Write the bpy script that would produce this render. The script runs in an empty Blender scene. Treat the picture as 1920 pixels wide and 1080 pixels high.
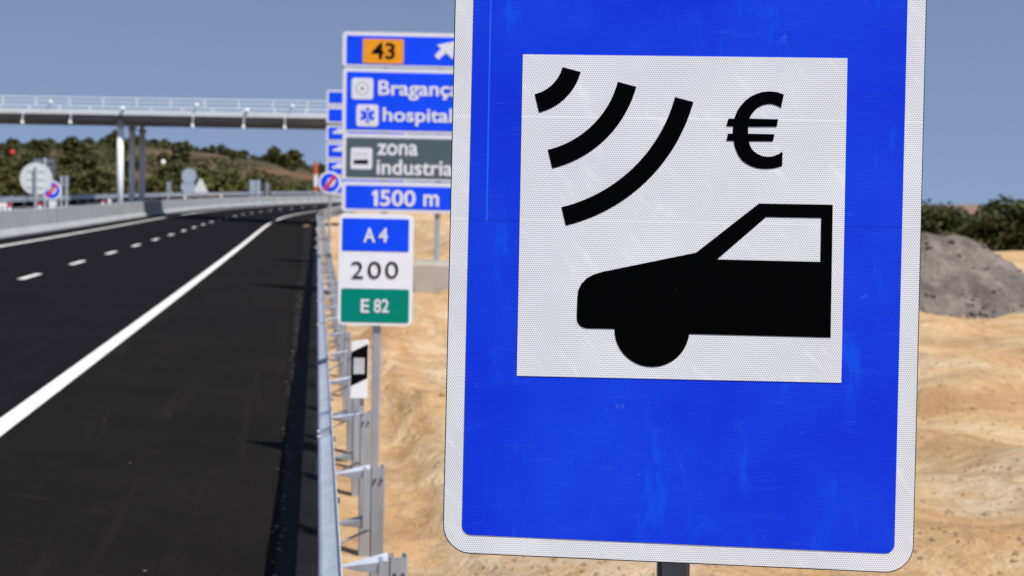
import bpy, bmesh, math, random
import numpy as np
from mathutils import Vector, Matrix, noise
random.seed(7)
rad = math.radians
S = bpy.context.scene
COL = S.collection

# ------------------------------------------------------------------ camera
F, H = 2850.0, 2.1                       # focal length in pixels of a 1920 px wide frame, eye height in metres
PITCH, ROLL = math.atan(164 / F), rad(1.2)
fw = Vector((0, math.cos(PITCH), -math.sin(PITCH)))
r0 = Vector((1, 0, 0)); u0 = r0.cross(fw)
RT = r0 * math.cos(ROLL) + u0 * math.sin(ROLL)
UP = -r0 * math.sin(ROLL) + u0 * math.cos(ROLL)
EYE = Vector((0, 0, H))
cam = bpy.data.cameras.new('camera')
co = bpy.data.objects.new('camera', cam); COL.objects.link(co)
co.matrix_world = Matrix(((RT.x, UP.x, -fw.x, 0), (RT.y, UP.y, -fw.y, 0), (RT.z, UP.z, -fw.z, H), (0, 0, 0, 1)))
cam.sensor_width = 36; cam.lens = F / 1920 * 36
cam.clip_start = 0.1; cam.clip_end = 6000
cam.dof.use_dof = True; cam.dof.focus_distance = 2.95; cam.dof.aperture_fstop = 6.4
S.camera = co

# ------------------------------------------------------------------ world, sun, exposure
SHADOW = Vector((-0.45, 0.44, -1.0))      # where the tip of a one metre stick's shadow falls
to_sun = (-SHADOW).normalized()
elev = math.asin(to_sun.z); azim = math.atan2(to_sun.x, to_sun.y)
W = bpy.data.worlds.new('World'); S.world = W; W.use_nodes = True
wn = W.node_tree.nodes; wl = W.node_tree.links
sky = wn.new('ShaderNodeTexSky'); sky.sky_type = 'NISHITA'; sky.sun_disc = False
sky.sun_elevation = elev; sky.sun_rotation = azim
sky.altitude = 1000; sky.air_density = 1.0; sky.dust_density = 0.2; sky.ozone_density = 3.0
bg = wn['Background']; bg.inputs['Strength'].default_value = 0.100
stc = wn.new('ShaderNodeTexCoord'); lift = wn.new('ShaderNodeVectorMath'); lift.operation = 'ADD'; lift.inputs[1].default_value = (0, 0, 0.28)
unit = wn.new('ShaderNodeVectorMath'); unit.operation = 'NORMALIZE'
wl.new(stc.outputs['Generated'], lift.inputs[0]); wl.new(lift.outputs[0], unit.inputs[0]); wl.new(unit.outputs[0], sky.inputs['Vector'])
tint = wn.new('ShaderNodeMix'); tint.data_type = 'RGBA'; tint.blend_type = 'MULTIPLY'; tint.inputs[0].default_value = 1
tint.inputs[7].default_value = (1.37, 1.13, 1.0, 1)      # the clear autumn air leans to violet blue
wl.new(sky.outputs['Color'], tint.inputs[6]); wl.new(tint.outputs[2], bg.inputs['Color'])
sl = bpy.data.lights.new('sun', 'SUN'); sl.energy = 4.3; sl.angle = rad(0.5); sl.color = (1, 0.955, 0.89)
so = bpy.data.objects.new('sun', sl); COL.objects.link(so)
so.rotation_euler = to_sun.to_track_quat('Z', 'Y').to_euler(); so.location = (30, -30, 60)
S.view_settings.view_transform = 'Standard'; S.view_settings.look = 'None'
S.view_settings.exposure = 0.35; S.view_settings.gamma = 1

# ------------------------------------------------------------------ helpers
def ray(px, py):
    return fw * F + RT * (px - 960) - UP * (py - 540)
def at(px, py, Y):
    d = ray(px, py); return EYE + d * (Y / d.y)
def sm(a, b, x):
    t = min(1, max(0, (x - a) / (b - a))); return t * t * (3 - 2 * t)

class MB:
    """collects shapes and links them as ONE mesh object"""
    def __init__(s): s.v = []; s.f = []; s.m = []
    def add(s, vs, fs, m=0):
        o = len(s.v); s.v += [tuple(v) for v in vs]
        s.f += [tuple(i + o for i in f) for f in fs]; s.m += [m] * len(fs); return s
    def box(s, c, d, m=0, rz=0, bev=0):
        x, y, z = d[0] / 2, d[1] / 2, d[2] / 2
        b = min(bev, x, y)
        pts = [(-x, -y + b), (-x + b, -y), (x - b, -y), (x, -y + b), (x, y - b), (x - b, y), (-x + b, y), (-x, y - b)] if b else [(-x, -y), (x, -y), (x, y), (-x, y)]
        ca, sa = math.cos(rz), math.sin(rz); n = len(pts)
        vs = [(c[0] + p[0] * ca - p[1] * sa, c[1] + p[0] * sa + p[1] * ca, c[2] + k) for k in (-z, z) for p in pts]
        fs = [tuple(range(n - 1, -1, -1)), tuple(range(n, 2 * n))] + [(i, (i + 1) % n, n + (i + 1) % n, n + i) for i in range(n)]
        return s.add(vs, fs, m)
    def tube(s, a, b, r, r2=None, n=14, m=0, caps=True):
        a = Vector(a); b = Vector(b); r2 = r if r2 is None else r2
        q = (b - a).to_track_quat('Z', 'Y')
        vs = []
        for p, rr in ((a, r), (b, r2)):
            for i in range(n):
                t = 2 * math.pi * i / n
                vs.append(p + q @ Vector((rr * math.cos(t), rr * math.sin(t), 0)))
        fs = [(i, (i + 1) % n, n + (i + 1) % n, n + i) for i in range(n)]
        if caps: fs += [tuple(range(n - 1, -1, -1)), tuple(range(n, 2 * n))]
        return s.add(vs, fs, m)
    def plate(s, pts, y0, y1, m=0, axis='y'):
        """a flat outline (x, z) given depth from y0 (front) to y1 (back)"""
        a = sum(pts[i][0] * pts[(i + 1) % len(pts)][1] - pts[(i + 1) % len(pts)][0] * pts[i][1] for i in range(len(pts)))
        if a < 0: pts = pts[::-1]
        n = len(pts)
        vs = [(p[0], y0, p[1]) for p in pts] + [(p[0], y1, p[1]) for p in pts]
        fs = [tuple(range(n)), tuple(range(2 * n - 1, n - 1, -1))] + [(i, n + i, n + (i + 1) % n, (i + 1) % n) for i in range(n)]
        return s.add(vs, fs, m)
    def ball(s, c, r, n=10, m=0):
        vs = []; fs = []
        for j in range(n // 2 + 1):
            t = math.pi * j / (n // 2)
            for i in range(n):
                p = 2 * math.pi * i / n
                vs.append((c[0] + r * math.sin(t) * math.cos(p), c[1] + r * math.sin(t) * math.sin(p), c[2] + r * math.cos(t)))
        for j in range(n // 2):
            for i in range(n): fs.append((j * n + i, (j + 1) * n + i, (j + 1) * n + (i + 1) % n, j * n + (i + 1) % n))
        return s.add(vs, fs, m)
    def build(s, name, mats, parent=None, loc=None, smooth=False, kind=None):
        me = bpy.data.meshes.new(name); me.from_pydata(s.v, [], s.f)
        for m in (mats if isinstance(mats, (list, tuple)) else [mats]): me.materials.append(m)
        me.polygons.foreach_set('material_index', s.m)
        if smooth: me.polygons.foreach_set('use_smooth', [True] * len(s.f))
        me.update()
        o = bpy.data.objects.new(name, me); COL.objects.link(o)
        if parent: o.parent = parent
        if loc: o.location = loc
        if kind: o['kind'] = kind
        return o

def tag(o, label, cat, group=None):
    o['label'] = label; o['category'] = cat
    if group: o['group'] = group
    return o
def thing(name, label, cat, loc, rz=0, group=None):
    o = bpy.data.objects.new(name, None); COL.objects.link(o)
    o.location = loc; o.rotation_euler = (0, 0, rz); o.empty_display_size = 0.2
    return tag(o, label, cat, group)
def copy_tree(o, parent=None):
    c = o.copy(); COL.objects.link(c); c.parent = parent
    for ch in list(o.children): copy_tree(ch, c)
    return c
def rrect(x0, z0, x1, z1, r, n=6):
    pts = []
    for cx, cz, a in ((x1 - r, z1 - r, 0), (x0 + r, z1 - r, 90), (x0 + r, z0 + r, 180), (x1 - r, z0 + r, 270)):
        for k in range(n + 1):
            t = rad(a + 90 * k / n); pts.append((cx + r * math.cos(t), cz + r * math.sin(t)))
    return pts
def rquad(P, r, n=8):
    """four corners, rounded"""
    out = []
    for i in range(4):
        p = Vector(P[i]); a = (Vector(P[i - 1]) - p).normalized(); b = (Vector(P[(i + 1) % 4]) - p).normalized()
        s, e = p + a * r, p + b * r; c = p + (a + b) * r
        for k in range(n + 1):
            t = math.pi / 2 * k / n
            out.append(tuple(c - b * r * math.cos(t) - a * r * math.sin(t)))
    return out
def disc(cx, cz, r, n=36): return [(cx + r * math.cos(2 * math.pi * i / n), cz + r * math.sin(2 * math.pi * i / n)) for i in range(n)]
def lettering(txt, x0, z0, x1, z1, y, mat, parent, bold=0.0, name='lettering', depth=0.002):
    """raised letters filling the box x0..x1, z0..z1 on the plane y"""
    cu = bpy.data.curves.new(name, 'FONT'); cu.body = txt; cu.offset = bold; cu.resolution_u = 6; cu.extrude = 0.02
    t = bpy.data.objects.new(name, cu); COL.objects.link(t)
    bpy.context.view_layer.update()
    me = bpy.data.meshes.new_from_object(t.evaluated_get(bpy.context.evaluated_depsgraph_get()))
    COL.objects.unlink(t); bpy.data.objects.remove(t); bpy.data.curves.remove(cu)
    xs = [v.co.x for v in me.vertices]; ys = [v.co.y for v in me.vertices]
    ax, bx, ay, by = min(xs), max(xs), min(ys), max(ys)
    for v in me.vertices:
        v.co = Vector((x0 + (v.co.x - ax) / (bx - ax) * (x1 - x0), y - depth * (v.co.z + 0.02) / 0.04, z0 + (v.co.y - ay) / (by - ay) * (z1 - z0)))
    me.materials.clear(); me.materials.append(mat); me.name = name
    o = bpy.data.objects.new(name, me); COL.objects.link(o); o.parent = parent
    return o

# ------------------------------------------------------------------ materials
class NT:
    def __init__(s, name):
        s.mat = bpy.data.materials.new(name); s.mat.use_nodes = True
        s.t = s.mat.node_tree; s.n = s.t.nodes; s.l = s.t.links; s.p = s.n['Principled BSDF']
        s.tc = s.n.new('ShaderNodeTexCoord').outputs['Object']
        s.geo = s.n.new('ShaderNodeNewGeometry').outputs['Position']
    def link(s, a, b): s.l.new(a, b)
    def val(s, sock, v):
        if hasattr(v, 'is_output'): s.l.new(v, sock)
        else: sock.default_value = v
    def math(s, op, a, b=0.0, c=0.0):
        n = s.n.new('ShaderNodeMath'); n.operation = op
        s.val(n.inputs[0], a); s.val(n.inputs[1], b); s.val(n.inputs[2], c); return n.outputs[0]
    def mapr(s, v, a, b, c=0.0, d=1.0, smooth=False):
        n = s.n.new('ShaderNodeMapRange'); s.val(n.inputs[0], v)
        if smooth: n.interpolation_type = 'SMOOTHSTEP'
        for i, x in enumerate((a, b, c, d)): n.inputs[i + 1].default_value = x
        return n.outputs[0]
    def xf(s, vec, scale=(1, 1, 1), rot=(0, 0, 0), loc=(0, 0, 0)):
        n = s.n.new('ShaderNodeMapping'); s.val(n.inputs[0], vec)
        n.inputs['Scale'].default_value = scale; n.inputs['Rotation'].default_value = rot; n.inputs['Location'].default_value = loc
        return n.outputs[0]
    def noise(s, vec, scale, detail=4, rough=0.55, dist=0.0):
        n = s.n.new('ShaderNodeTexNoise'); s.val(n.inputs['Vector'], vec)
        n.inputs['Scale'].default_value = scale; n.inputs['Detail'].default_value = detail
        n.inputs['Roughness'].default_value = rough; n.inputs['Distortion'].default_value = dist
        return n.outputs['Fac']
    def voro(s, vec, scale):
        n = s.n.new('ShaderNodeTexVoronoi'); s.val(n.inputs['Vector'], vec); n.inputs['Scale'].default_value = scale
        return n.outputs['Distance'], n.outputs['Color']
    def mix(s, f, a, b, blend='MIX'):
        n = s.n.new('ShaderNodeMix'); n.data_type = 'RGBA'; n.blend_type = blend
        s.val(n.inputs[0], f); s.val(n.inputs[6], a if hasattr(a, 'is_output') else (*a, 1)); s.val(n.inputs[7], b if hasattr(b, 'is_output') else (*b, 1))
        return n.outputs[2]
    def ramp(s, f, stops):
        n = s.n.new('ShaderNodeValToRGB'); s.val(n.inputs[0], f); e = n.color_ramp.elements
        while len(e) < len(stops): e.new(0.5)
        for k, (p, c) in enumerate(stops): e[k].position = p; e[k].color = (*c, 1)
        return n.outputs[0]
    def sep(s, v):
        n = s.n.new('ShaderNodeSeparateXYZ'); s.val(n.inputs[0], v); return n.outputs
    def dot(s, v, k):
        n = s.n.new('ShaderNodeVectorMath'); n.operation = 'DOT_PRODUCT'; s.val(n.inputs[0], v); n.inputs[1].default_value = k
        return n.outputs['Value']
    def bump(s, h, strength=0.3, dist=0.02):
        n = s.n.new('ShaderNodeBump'); s.val(n.inputs['Height'], h)
        n.inputs['Strength'].default_value = strength; n.inputs['Distance'].default_value = dist
        s.l.new(n.outputs[0], s.p.inputs['Normal'])
    def done(s, col, rough=0.6, metal=0.0, spec=0.5):
        s.val(s.p.inputs['Base Color'], col if hasattr(col, 'is_output') else (*col, 1))
        s.val(s.p.inputs['Roughness'], rough); s.val(s.p.inputs['Metallic'], metal)
        s.p.inputs['Specular IOR Level'].default_value = spec
        return s.mat

def plain(name, c, rough=0.55, metal=0.0, var=0.12, scale=6, spec=0.4):
    t = NT(name); n = t.noise(t.tc, scale, 5)
    return t.done(t.mix(t.mapr(n, 0.3, 0.7), tuple(x * (1 - var) for x in c), tuple(min(1, x * (1 + var)) for x in c)), rough, metal, spec)

def hexdots(t, pitch, sharp=(0.0, 1.6)):
    """prismatic sheeting: a triangular lattice of dots"""
    k = 4 * math.pi / (math.sqrt(3) * pitch)
    tot = None
    for a in (90, 30, 150):
        c = t.math('COSINE', t.dot(t.tc, (k * math.cos(rad(a)), 0, k * math.sin(rad(a)))))
        tot = c if tot is None else t.math('ADD', tot, c)
    return t.mapr(tot, sharp[0], sharp[1], 0, 1, True)
PITCHX = 0.0045
def line(t, coord, pos, half):
    return t.math('LESS_THAN', t.math('ABSOLUTE', t.math('SUBTRACT', coord, pos)), half)
def sheet_white():
    t = NT('white_prismatic_sheeting'); d = hexdots(t, PITCHX)
    x, y, z = t.sep(t.tc)
    big = t.noise(t.tc, 5, 4); scr = t.noise(t.xf(t.xf(t.tc, rot=(0, rad(-48), 0)), (2.2, 1, 11)), 4, 6, 0.6)
    base = t.mix(t.mapr(big, 0.35, 0.7), (0.77, 0.785, 0.81), (0.87, 0.885, 0.91))
    c = t.mix(t.math('MULTIPLY', d, 0.75), base, (0.20, 0.20, 0.215))
    c = t.mix(t.mapr(scr, 0.56, 0.74, 0, 0.5), c, (0.93, 0.93, 0.94))
    c = t.mix(t.math('MULTIPLY', t.math('MAXIMUM', line(t, z, 0.192, 0.0014), line(t, z, -0.009, 0.001)), 0.45), c, (0.95, 0.95, 0.95))
    t.bump(d, 0.12, 0.001)
    return t.done(c, 0.33, 0, 0.5)
def sheet_blue():
    t = NT('blue_prismatic_sheeting'); d = hexdots(t, PITCHX, (-0.9, 1.4))
    x, y, z = t.sep(t.tc)
    big = t.noise(t.tc, 3.2, 3)
    c = t.mix(d, (0.005, 0.046, 0.78), (0.0015, 0.008, 0.47))
    c = t.mix(t.mapr(big, 0.35, 0.75, 0, 0.35), c, (0.012, 0.10, 0.88))
    smear = t.math('MULTIPLY', t.mapr(t.noise(t.xf(t.tc, (7, 1, 2.2), (0, rad(-24), 0), (1.3, 0, 0.4)), 2.3, 6, 0.65, 0.6), 0.56, 0.66),
                   t.mapr(t.noise(t.tc, 3.0, 2), 0.44, 0.54))
    c = t.mix(t.math('MULTIPLY', smear, 0.36), c, (0.004, 0.125, 0.95))
    rub = t.mapr(t.noise(t.xf(t.tc, (5, 1, 30), (0, rad(4), 0)), 2.0, 5, 0.6), 0.58, 0.72, 0, 0.14)
    c = t.mix(rub, c, (0.05, 0.17, 0.86))
    pale = t.mapr(t.noise(t.xf(t.tc, (1, 1, 1), (0, 0, 0), (4.1, 2, 7.7)), 16, 6, 0.75), 0.64, 0.74, 0, 0.5)
    c = t.mix(pale, c, (0.10, 0.24, 0.82))
    c = t.mix(t.math('MULTIPLY', line(t, z, -0.0112, 0.0008), 0.45), c, (0.0, 0.006, 0.18))
    vs = t.math('MULTIPLY', line(t, x, -0.377, 0.0016), t.math('GREATER_THAN', z, -0.0112))
    c = t.mix(t.math('MULTIPLY', vs, 0.55), c, (0.02, 0.19, 0.95))
    t.bump(d, 0.12, 0.001)
    return t.done(c, 0.4, 0, 0.12)
def glossy_black():
    t = NT('black_film'); n = t.noise(t.xf(t.tc, (1, 1, 40)), 3, 4)
    c = t.mix(t.mapr(t.noise(t.tc, 60, 3), 0.76, 0.84, 0, 0.35), (0.0012, 0.0012, 0.0012), (0.06, 0.06, 0.06))
    return t.done(c, 0.35, 0, 0.02)
def galvanised(name='galvanised_steel', base=0.74, rough=0.34):
    t = NT(name)
    d, cl = t.voro(t.tc, 38)
    n = t.noise(t.xf(t.tc, (3, 3, 1)), 2.2, 6, 0.65)
    c = t.mix(t.mapr(n, 0.3, 0.7), (base * 0.72, base * 0.78, base * 0.86), (base * 1.04, base * 1.10, base * 1.18))
    r = t.mapr(n, 0.25, 0.75, rough - 0.08, rough + 0.14)
    t.bump(t.noise(t.tc, 9, 3), 0.06, 0.01)
    return t.done(c, r, 0.35, 0.6)
def asphalt(name, c0, c1, dust, streak_rot):
    t = NT(name)
    g = t.noise(t.geo, 90, 2, 0.7); big = t.noise(t.geo, 0.5, 5, 0.6)
    st = t.noise(t.xf(t.xf(t.geo, rot=(0, 0, streak_rot)), (2.2, 0.13, 1)), 1.6, 6, 0.62, 0.5)
    c = t.mix(t.mapr(big, 0.3, 0.7), c0, c1)
    c = t.mix(t.mapr(g, 0.35, 0.75, 0, 0.55), c, tuple(x * 1.9 for x in c1))
    c = t.mix(t.mapr(st, 0.54, 0.76, 0, 0.28), c, dust)
    arc = t.noise(t.xf(t.xf(t.geo, rot=(0, 0, 0.35)), (0.7, 2.2, 1), (0, 0, 0), (3, 1, 0)), 1.5, 8, 0.72, 1.2)
    c = t.mix(t.mapr(arc, 0.60, 0.66, 0, 0.14), c, tuple(x * 1.5 for x in dust))
    scuff = t.noise(t.xf(t.geo, (1.1, 7.0, 1), (0, 0, 0), (7, 3, 0)), 1.3, 5, 0.7)
    c = t.mix(t.mapr(scuff, 0.66, 0.76, 0, 0.5), c, tuple(x * 1.7 for x in dust))
    grit = t.noise(t.geo, 38, 3, 0.8)
    c = t.mix(t.mapr(grit, 0.62, 0.72, 0, 0.6), c, tuple(x * 1.3 for x in dust))
    d, cl = t.voro(t.xf(t.geo, (1, 1, 0)), 2.6)
    c = t.mix(t.mapr(d, 0.035, 0.02, 0, 0.9), c, (0.30, 0.24, 0.17))
    t.bump(g, 0.5, 0.01)
    return t.done(c, 0.95, 0, 0.03)
def sand():
    t = NT('sandy_soil')
    al = t.xf(t.xf(t.geo, rot=(0, 0, rad(-8.0))), (1.15, 0.09, 1))
    near = t.mapr(t.sep(t.geo)[0], 1.5, 4.5, 1.0, 0.25)
    tr = t.noise(al, 1.5, 6, 0.6, 0.0); big = t.noise(t.geo, 0.11, 5, 0.6); mid = t.noise(t.geo, 0.75, 9, 0.74); fine = t.noise(t.geo, 9, 6, 0.7)
    cross = t.noise(t.xf(t.geo, (0.25, 1.1, 1), (0, 0, rad(12))), 0.8, 8, 0.72, 0.0)
    c = t.ramp(mid, ((0.28, (0.452, 0.274, 0.129)), (0.45, (0.629, 0.409, 0.204)), (0.58, (0.704, 0.488, 0.271)), (0.75, (0.781, 0.598, 0.396))))
    c = t.mix(t.math('MULTIPLY', near, t.mapr(tr, 0.50, 0.66, 0, 0.8)), c, (0.781, 0.610, 0.408))
    c = t.mix(t.math('MULTIPLY', near, t.mapr(tr, 0.48, 0.36, 0, 0.55)), c, (0.592, 0.328, 0.124))
    c = t.mix(t.mapr(cross, 0.54, 0.68, 0, 0.55), c, (0.477, 0.353, 0.233))
    c = t.mix(t.mapr(cross, 0.44, 0.32, 0, 0.5), c, (0.629, 0.353, 0.161))
    c = t.mix(t.mapr(big, 0.45, 0.7, 0, 0.5), c, (0.566, 0.305, 0.135))
    clod = t.noise(t.geo, 4.2, 8, 0.72, 0.3)
    c = t.mix(t.mapr(clod, 0.56, 0.70, 0, 0.6), c, (0.340, 0.213, 0.102))
    c = t.mix(t.mapr(clod, 0.40, 0.30, 0, 0.5), c, (0.851, 0.677, 0.462))
    c = t.mix(t.mapr(fine, 0.50, 0.75, 0, 0.6), c, (0.377, 0.256, 0.148))
    pebble, pc = t.voro(t.xf(t.geo, (1, 1, 0)), 11)
    c = t.mix(t.mapr(pebble, 0.20, 0.12, 0, 0.5), c, (0.367, 0.262, 0.163))
    band = t.noise(t.xf(t.geo, (0.05, 0.42, 1), (0, 0, 0), (2, 9.3, 0)), 1.0, 5, 0.6)
    c = t.mix(t.mapr(band, 0.53, 0.62, 0, 0.55), c, (0.388, 0.225, 0.106))
    cream = t.noise(t.xf(t.geo, (1, 1, 1), (0, 0, 0), (13, 4, 0)), 0.42, 8, 0.7)
    c = t.mix(t.math('MULTIPLY', t.mapr(cream, 0.51, 0.59, 0, 0.75), t.mapr(clod, 0.60, 0.45)), c, (0.682, 0.552, 0.396))
    c = t.mix(t.mapr(cream, 0.46, 0.39, 0, 0.6), c, (0.461, 0.267, 0.122))
    rut = t.math('ABSOLUTE', t.math('SUBTRACT', t.noise(t.xf(t.geo, (0.5, 0.22, 1), (0, 0, rad(20)), (5, 2, 0)), 0.9, 4, 0.6, 0.4), 0.5))
    c = t.mix(t.mapr(rut, 0.014, 0.004, 0, 0.22), c, (0.215, 0.152, 0.091))
    h = t.math('ADD', t.math('MULTIPLY', mid, 0.6), t.math('ADD', t.math('MULTIPLY', fine, 0.35), t.math('MULTIPLY', tr, 0.8)))
    h = t.math('ADD', h, t.math('MULTIPLY', clod, 1.3))
    t.bump(h, 0.7, 0.16)
    return t.done(c, 0.95, 0, 0.15)
def gravel(name, a, b, dust):
    t = NT(name)
    n = t.noise(t.geo, 0.9, 7, 0.7); f = t.noise(t.geo, 14, 5, 0.75)
    st = t.noise(t.xf(t.geo, (0.9, 0.9, 0.25), (0, rad(35), 0)), 1.6, 6, 0.65)
    c = t.mix(t.mapr(n, 0.38, 0.62), a, b); c = t.mix(t.mapr(st, 0.48, 0.64, 0, 0.7), c, tuple(x * 1.45 for x in b))
    c = t.mix(t.mapr(f, 0.4, 0.75, 0, 0.7), c, tuple(x * 0.45 for x in a))
    c = t.mix(t.mapr(t.noise(t.geo, 0.55, 4, 0.6), 0.6, 0.72, 0, 0.8), c, dust)
    t.bump(t.math('ADD', f, n), 0.8, 0.12)
    return t.done(c, 0.95, 0, 0.15)
def hillside():
    t = NT('scrubby_hillside')
    n = t.noise(t.geo, 0.045, 6, 0.62); m = t.noise(t.geo, 0.16, 6, 0.7); r = t.noise(t.xf(t.geo, (0.6, 1, 2.5), (0, 0, 0), (40, 9, 3)), 0.02, 4, 0.55)
    c = t.ramp(m, ((0.3, (0.022, 0.026, 0.011)), (0.42, (0.064, 0.058, 0.028)), (0.52, (0.135, 0.090, 0.054)), (0.74, (0.16, 0.105, 0.062))))
    c = t.mix(t.mapr(n, 0.48, 0.6, 0, 0.8), c, (0.040, 0.045, 0.017))
    c = t.mix(t.mapr(r, 0.53, 0.60, 0, 0.85), c, (0.27, 0.120, 0.055))
    x, y, z = t.sep(t.geo)
    c = t.mix(t.mapr(x, 40, 90, 0, 0.8), c, (0.26, 0.17, 0.12))
    return t.done(c, 0.95, 0, 0.1)
def leaves(name, a, b):
    t = NT(name); oi = t.n.new('ShaderNodeObjectInfo').outputs['Random']
    n = t.noise(t.geo, 1.3, 3)
    c = t.mix(t.mapr(n, 0.3, 0.7), a, b)
    c = t.mix(t.math('MULTIPLY', oi, 0.35), c, (0.085, 0.085, 0.022))
    return t.done(c, 0.7, 0, 0.25)
def concrete(name, a, b):
    t = NT(name); n = t.noise(t.geo, 0.7, 6, 0.65); st = t.noise(t.xf(t.geo, (2.5, 2.5, 0.25)), 2, 5)
    c = t.mix(t.mapr(n, 0.3, 0.7), a, b); c = t.mix(t.mapr(st, 0.55, 0.75, 0, 0.4), c, tuple(x * 0.62 for x in a))
    t.bump(t.noise(t.geo, 25, 4), 0.2, 0.01)
    return t.done(c, 0.88, 0, 0.25)
def road_paint():
    t = NT('road_paint'); n = t.noise(t.geo, 30, 4, 0.7); b = t.noise(t.geo, 1.2, 4)
    c = t.mix(t.mapr(b, 0.3, 0.7), (0.66, 0.65, 0.60), (0.80, 0.79, 0.75))
    c = t.mix(t.mapr(n, 0.60, 0.8, 0, 0.6), c, (0.30, 0.29, 0.27))
    return t.done(c, 0.7, 0, 0.3)

M = dict(
    white_sheet=sheet_white(), blue_sheet=sheet_blue(), black=glossy_black(), galv=galvanised(),
    sunlit_galv=galvanised('sunlit_galvanised_steel', 0.78, 0.45), post_galv=galvanised('post_galvanised_steel', 0.40, 0.4), galv_dull=galvanised('weathered_galvanised_steel', 0.45, 0.5),  # first one is the sunlit copy, sunshine put into the steel colour
    plate_edge=plain('sign_plate_edge', (0.05, 0.055, 0.06), 0.5, 0.6), plate_back=plain('sign_plate_back', (0.42, 0.44, 0.46), 0.5, 0.3),
    post_dark=plain('dark_steel_post', (0.13, 0.135, 0.145), 0.35, 0.7, 0.25),
    blue=plain('sign_blue', (0.006, 0.070, 0.92), 0.4, 0, 0.08, 2, 0.12), white=plain('sign_white', (0.84, 0.85, 0.88), 0.4, 0, 0.03, 3, .2),
    letter=plain('sign_letter_white', (0.74, 0.75, 0.80), 0.4, 0, 0.04), grey=plain('sign_grey', (0.080, 0.115, 0.135), 0.4, 0, 0.06, 2, .15),
    orange=plain('sign_orange', (0.85, 0.33, 0.003), 0.4, 0, 0.04), green=plain('sign_green', (0.0, 0.23, 0.165), 0.4, 0, 0.04, 6, .12),
    red=plain('sign_red', (0.72, 0.02, 0.035), 0.4, 0, 0.06), ink=plain('sign_black', (0.004, 0.004, 0.004), 0.5, 0, 0.1, spec=0.04),
    sign_back=plain('pale_sign_back', (0.70, 0.73, 0.72), 0.55, 0, 0.05, 1.5), sign_back_blue=plain('bluish_sign_back', (0.40, 0.48, 0.58), 0.5, 0.1, 0.06, 1.5),
    sign_back_dark=plain('dark_sign_back', (0.10, 0.12, 0.15), 0.55, 0.1, 0.1, 1.5),
    plastic=plain('white_plastic', (0.86, 0.86, 0.86), 0.4, 0, 0.03), pole_orange=plain('orange_band', (0.62, 0.11, 0.035), 0.5, 0, 0.06),
    lane=asphalt('lane_asphalt', (0.0052, 0.0048, 0.0062), (0.0088, 0.008, 0.0100), (0.016, 0.0145, 0.0165), rad(-8)),
    shoulder=asphalt('shoulder_asphalt', (0.0056, 0.0052, 0.0048), (0.0105, 0.0096, 0.0088), (0.034, 0.030, 0.027), rad(-8)),
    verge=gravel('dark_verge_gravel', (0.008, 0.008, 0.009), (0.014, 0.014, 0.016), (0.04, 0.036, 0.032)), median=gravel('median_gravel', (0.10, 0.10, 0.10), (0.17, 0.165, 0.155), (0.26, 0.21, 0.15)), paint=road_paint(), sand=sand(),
    heap=gravel('grey_gravel', (0.125, 0.107, 0.092), (0.29, 0.255, 0.222), (0.36, 0.25, 0.15)),
    hill=hillside(), conc=concrete('pale_concrete', (0.31, 0.325, 0.335), (0.40, 0.41, 0.415)), conc_foot=concrete('rough_concrete', (0.30, 0.265, 0.215), (0.42, 0.385, 0.33)),
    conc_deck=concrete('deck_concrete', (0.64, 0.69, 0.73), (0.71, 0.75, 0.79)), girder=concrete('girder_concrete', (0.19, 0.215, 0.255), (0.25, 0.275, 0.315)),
    column=concrete('column_concrete', (0.76, 0.79, 0.84), (0.82, 0.85, 0.88)), railing=plain('pale_railing_paint', (0.66, 0.74, 0.78), 0.45, 0.0, 0.06),
    leaf_dark=leaves('dark_leaves', (0.014, 0.024, 0.006), (0.050, 0.062, 0.015)), leaf_olive=leaves('olive_leaves', (0.034, 0.044, 0.012), (0.090, 0.096, 0.028)), leaf_hazed=leaves('hazed_hill_leaves', (0.034, 0.044, 0.020), (0.082, 0.088, 0.038)),  # the hill trees' leaves are paled, distance haze put into their colour
    leaf_scrub=leaves('scrub_leaves', (0.040, 0.044, 0.018), (0.095, 0.085, 0.038)),
    leaf_yellow=leaves('yellow_green_leaves', (0.040, 0.045, 0.006), (0.105, 0.100, 0.016)),
    bark=plain('bark', (0.10, 0.075, 0.05), 0.9, 0, 0.3, 9), stone=concrete('stone', (0.22, 0.155, 0.095), (0.38, 0.28, 0.18)), wire=plain('steel_wire', (0.2, 0.2, 0.21), 0.5, 0.8))

# ------------------------------------------------------------------ road alignment: s along, u to the right of it
STEP = 1.0; N_S = 460; S0 = -14.0
ss = S0 + STEP * np.arange(N_S)
kap = np.clip(3.81e-5 * np.maximum(ss - 83.07, 0), 0, 0.00311)
phi = -0.13488 + np.cumsum(kap) * STEP
xc = np.cumsum(np.sin(phi)) * STEP; yc = np.cumsum(np.cos(phi)) * STEP
i0 = int(round(-S0)); xc -= xc[i0]; yc -= yc[i0]
sv = np.minimum(np.maximum(ss - 10.43, 0), 215)
zc = -0.001865 * np.minimum(ss, 240) + 0.5 * 6.8165e-5 * sv ** 2
E_X = 0.03252; U_EDGE = -2.704
def cen(s):
    f = min(max((s - S0) / STEP, 0), N_S - 1.001); i = int(f); t = f - i
    L = lambda a: a[i] * (1 - t) + a[i + 1] * t
    return L(xc), L(yc), L(zc), L(phi)
def zroad(s, u): return cen(s)[2] - E_X * (max(u, -13) + 2.8)
def rp(s, u, dz=0.0):
    x, y, z, p = cen(s)
    return Vector((x + u * math.cos(p), y - u * math.sin(p), z - E_X * (max(u, -13) + 2.8) + dz))
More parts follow.
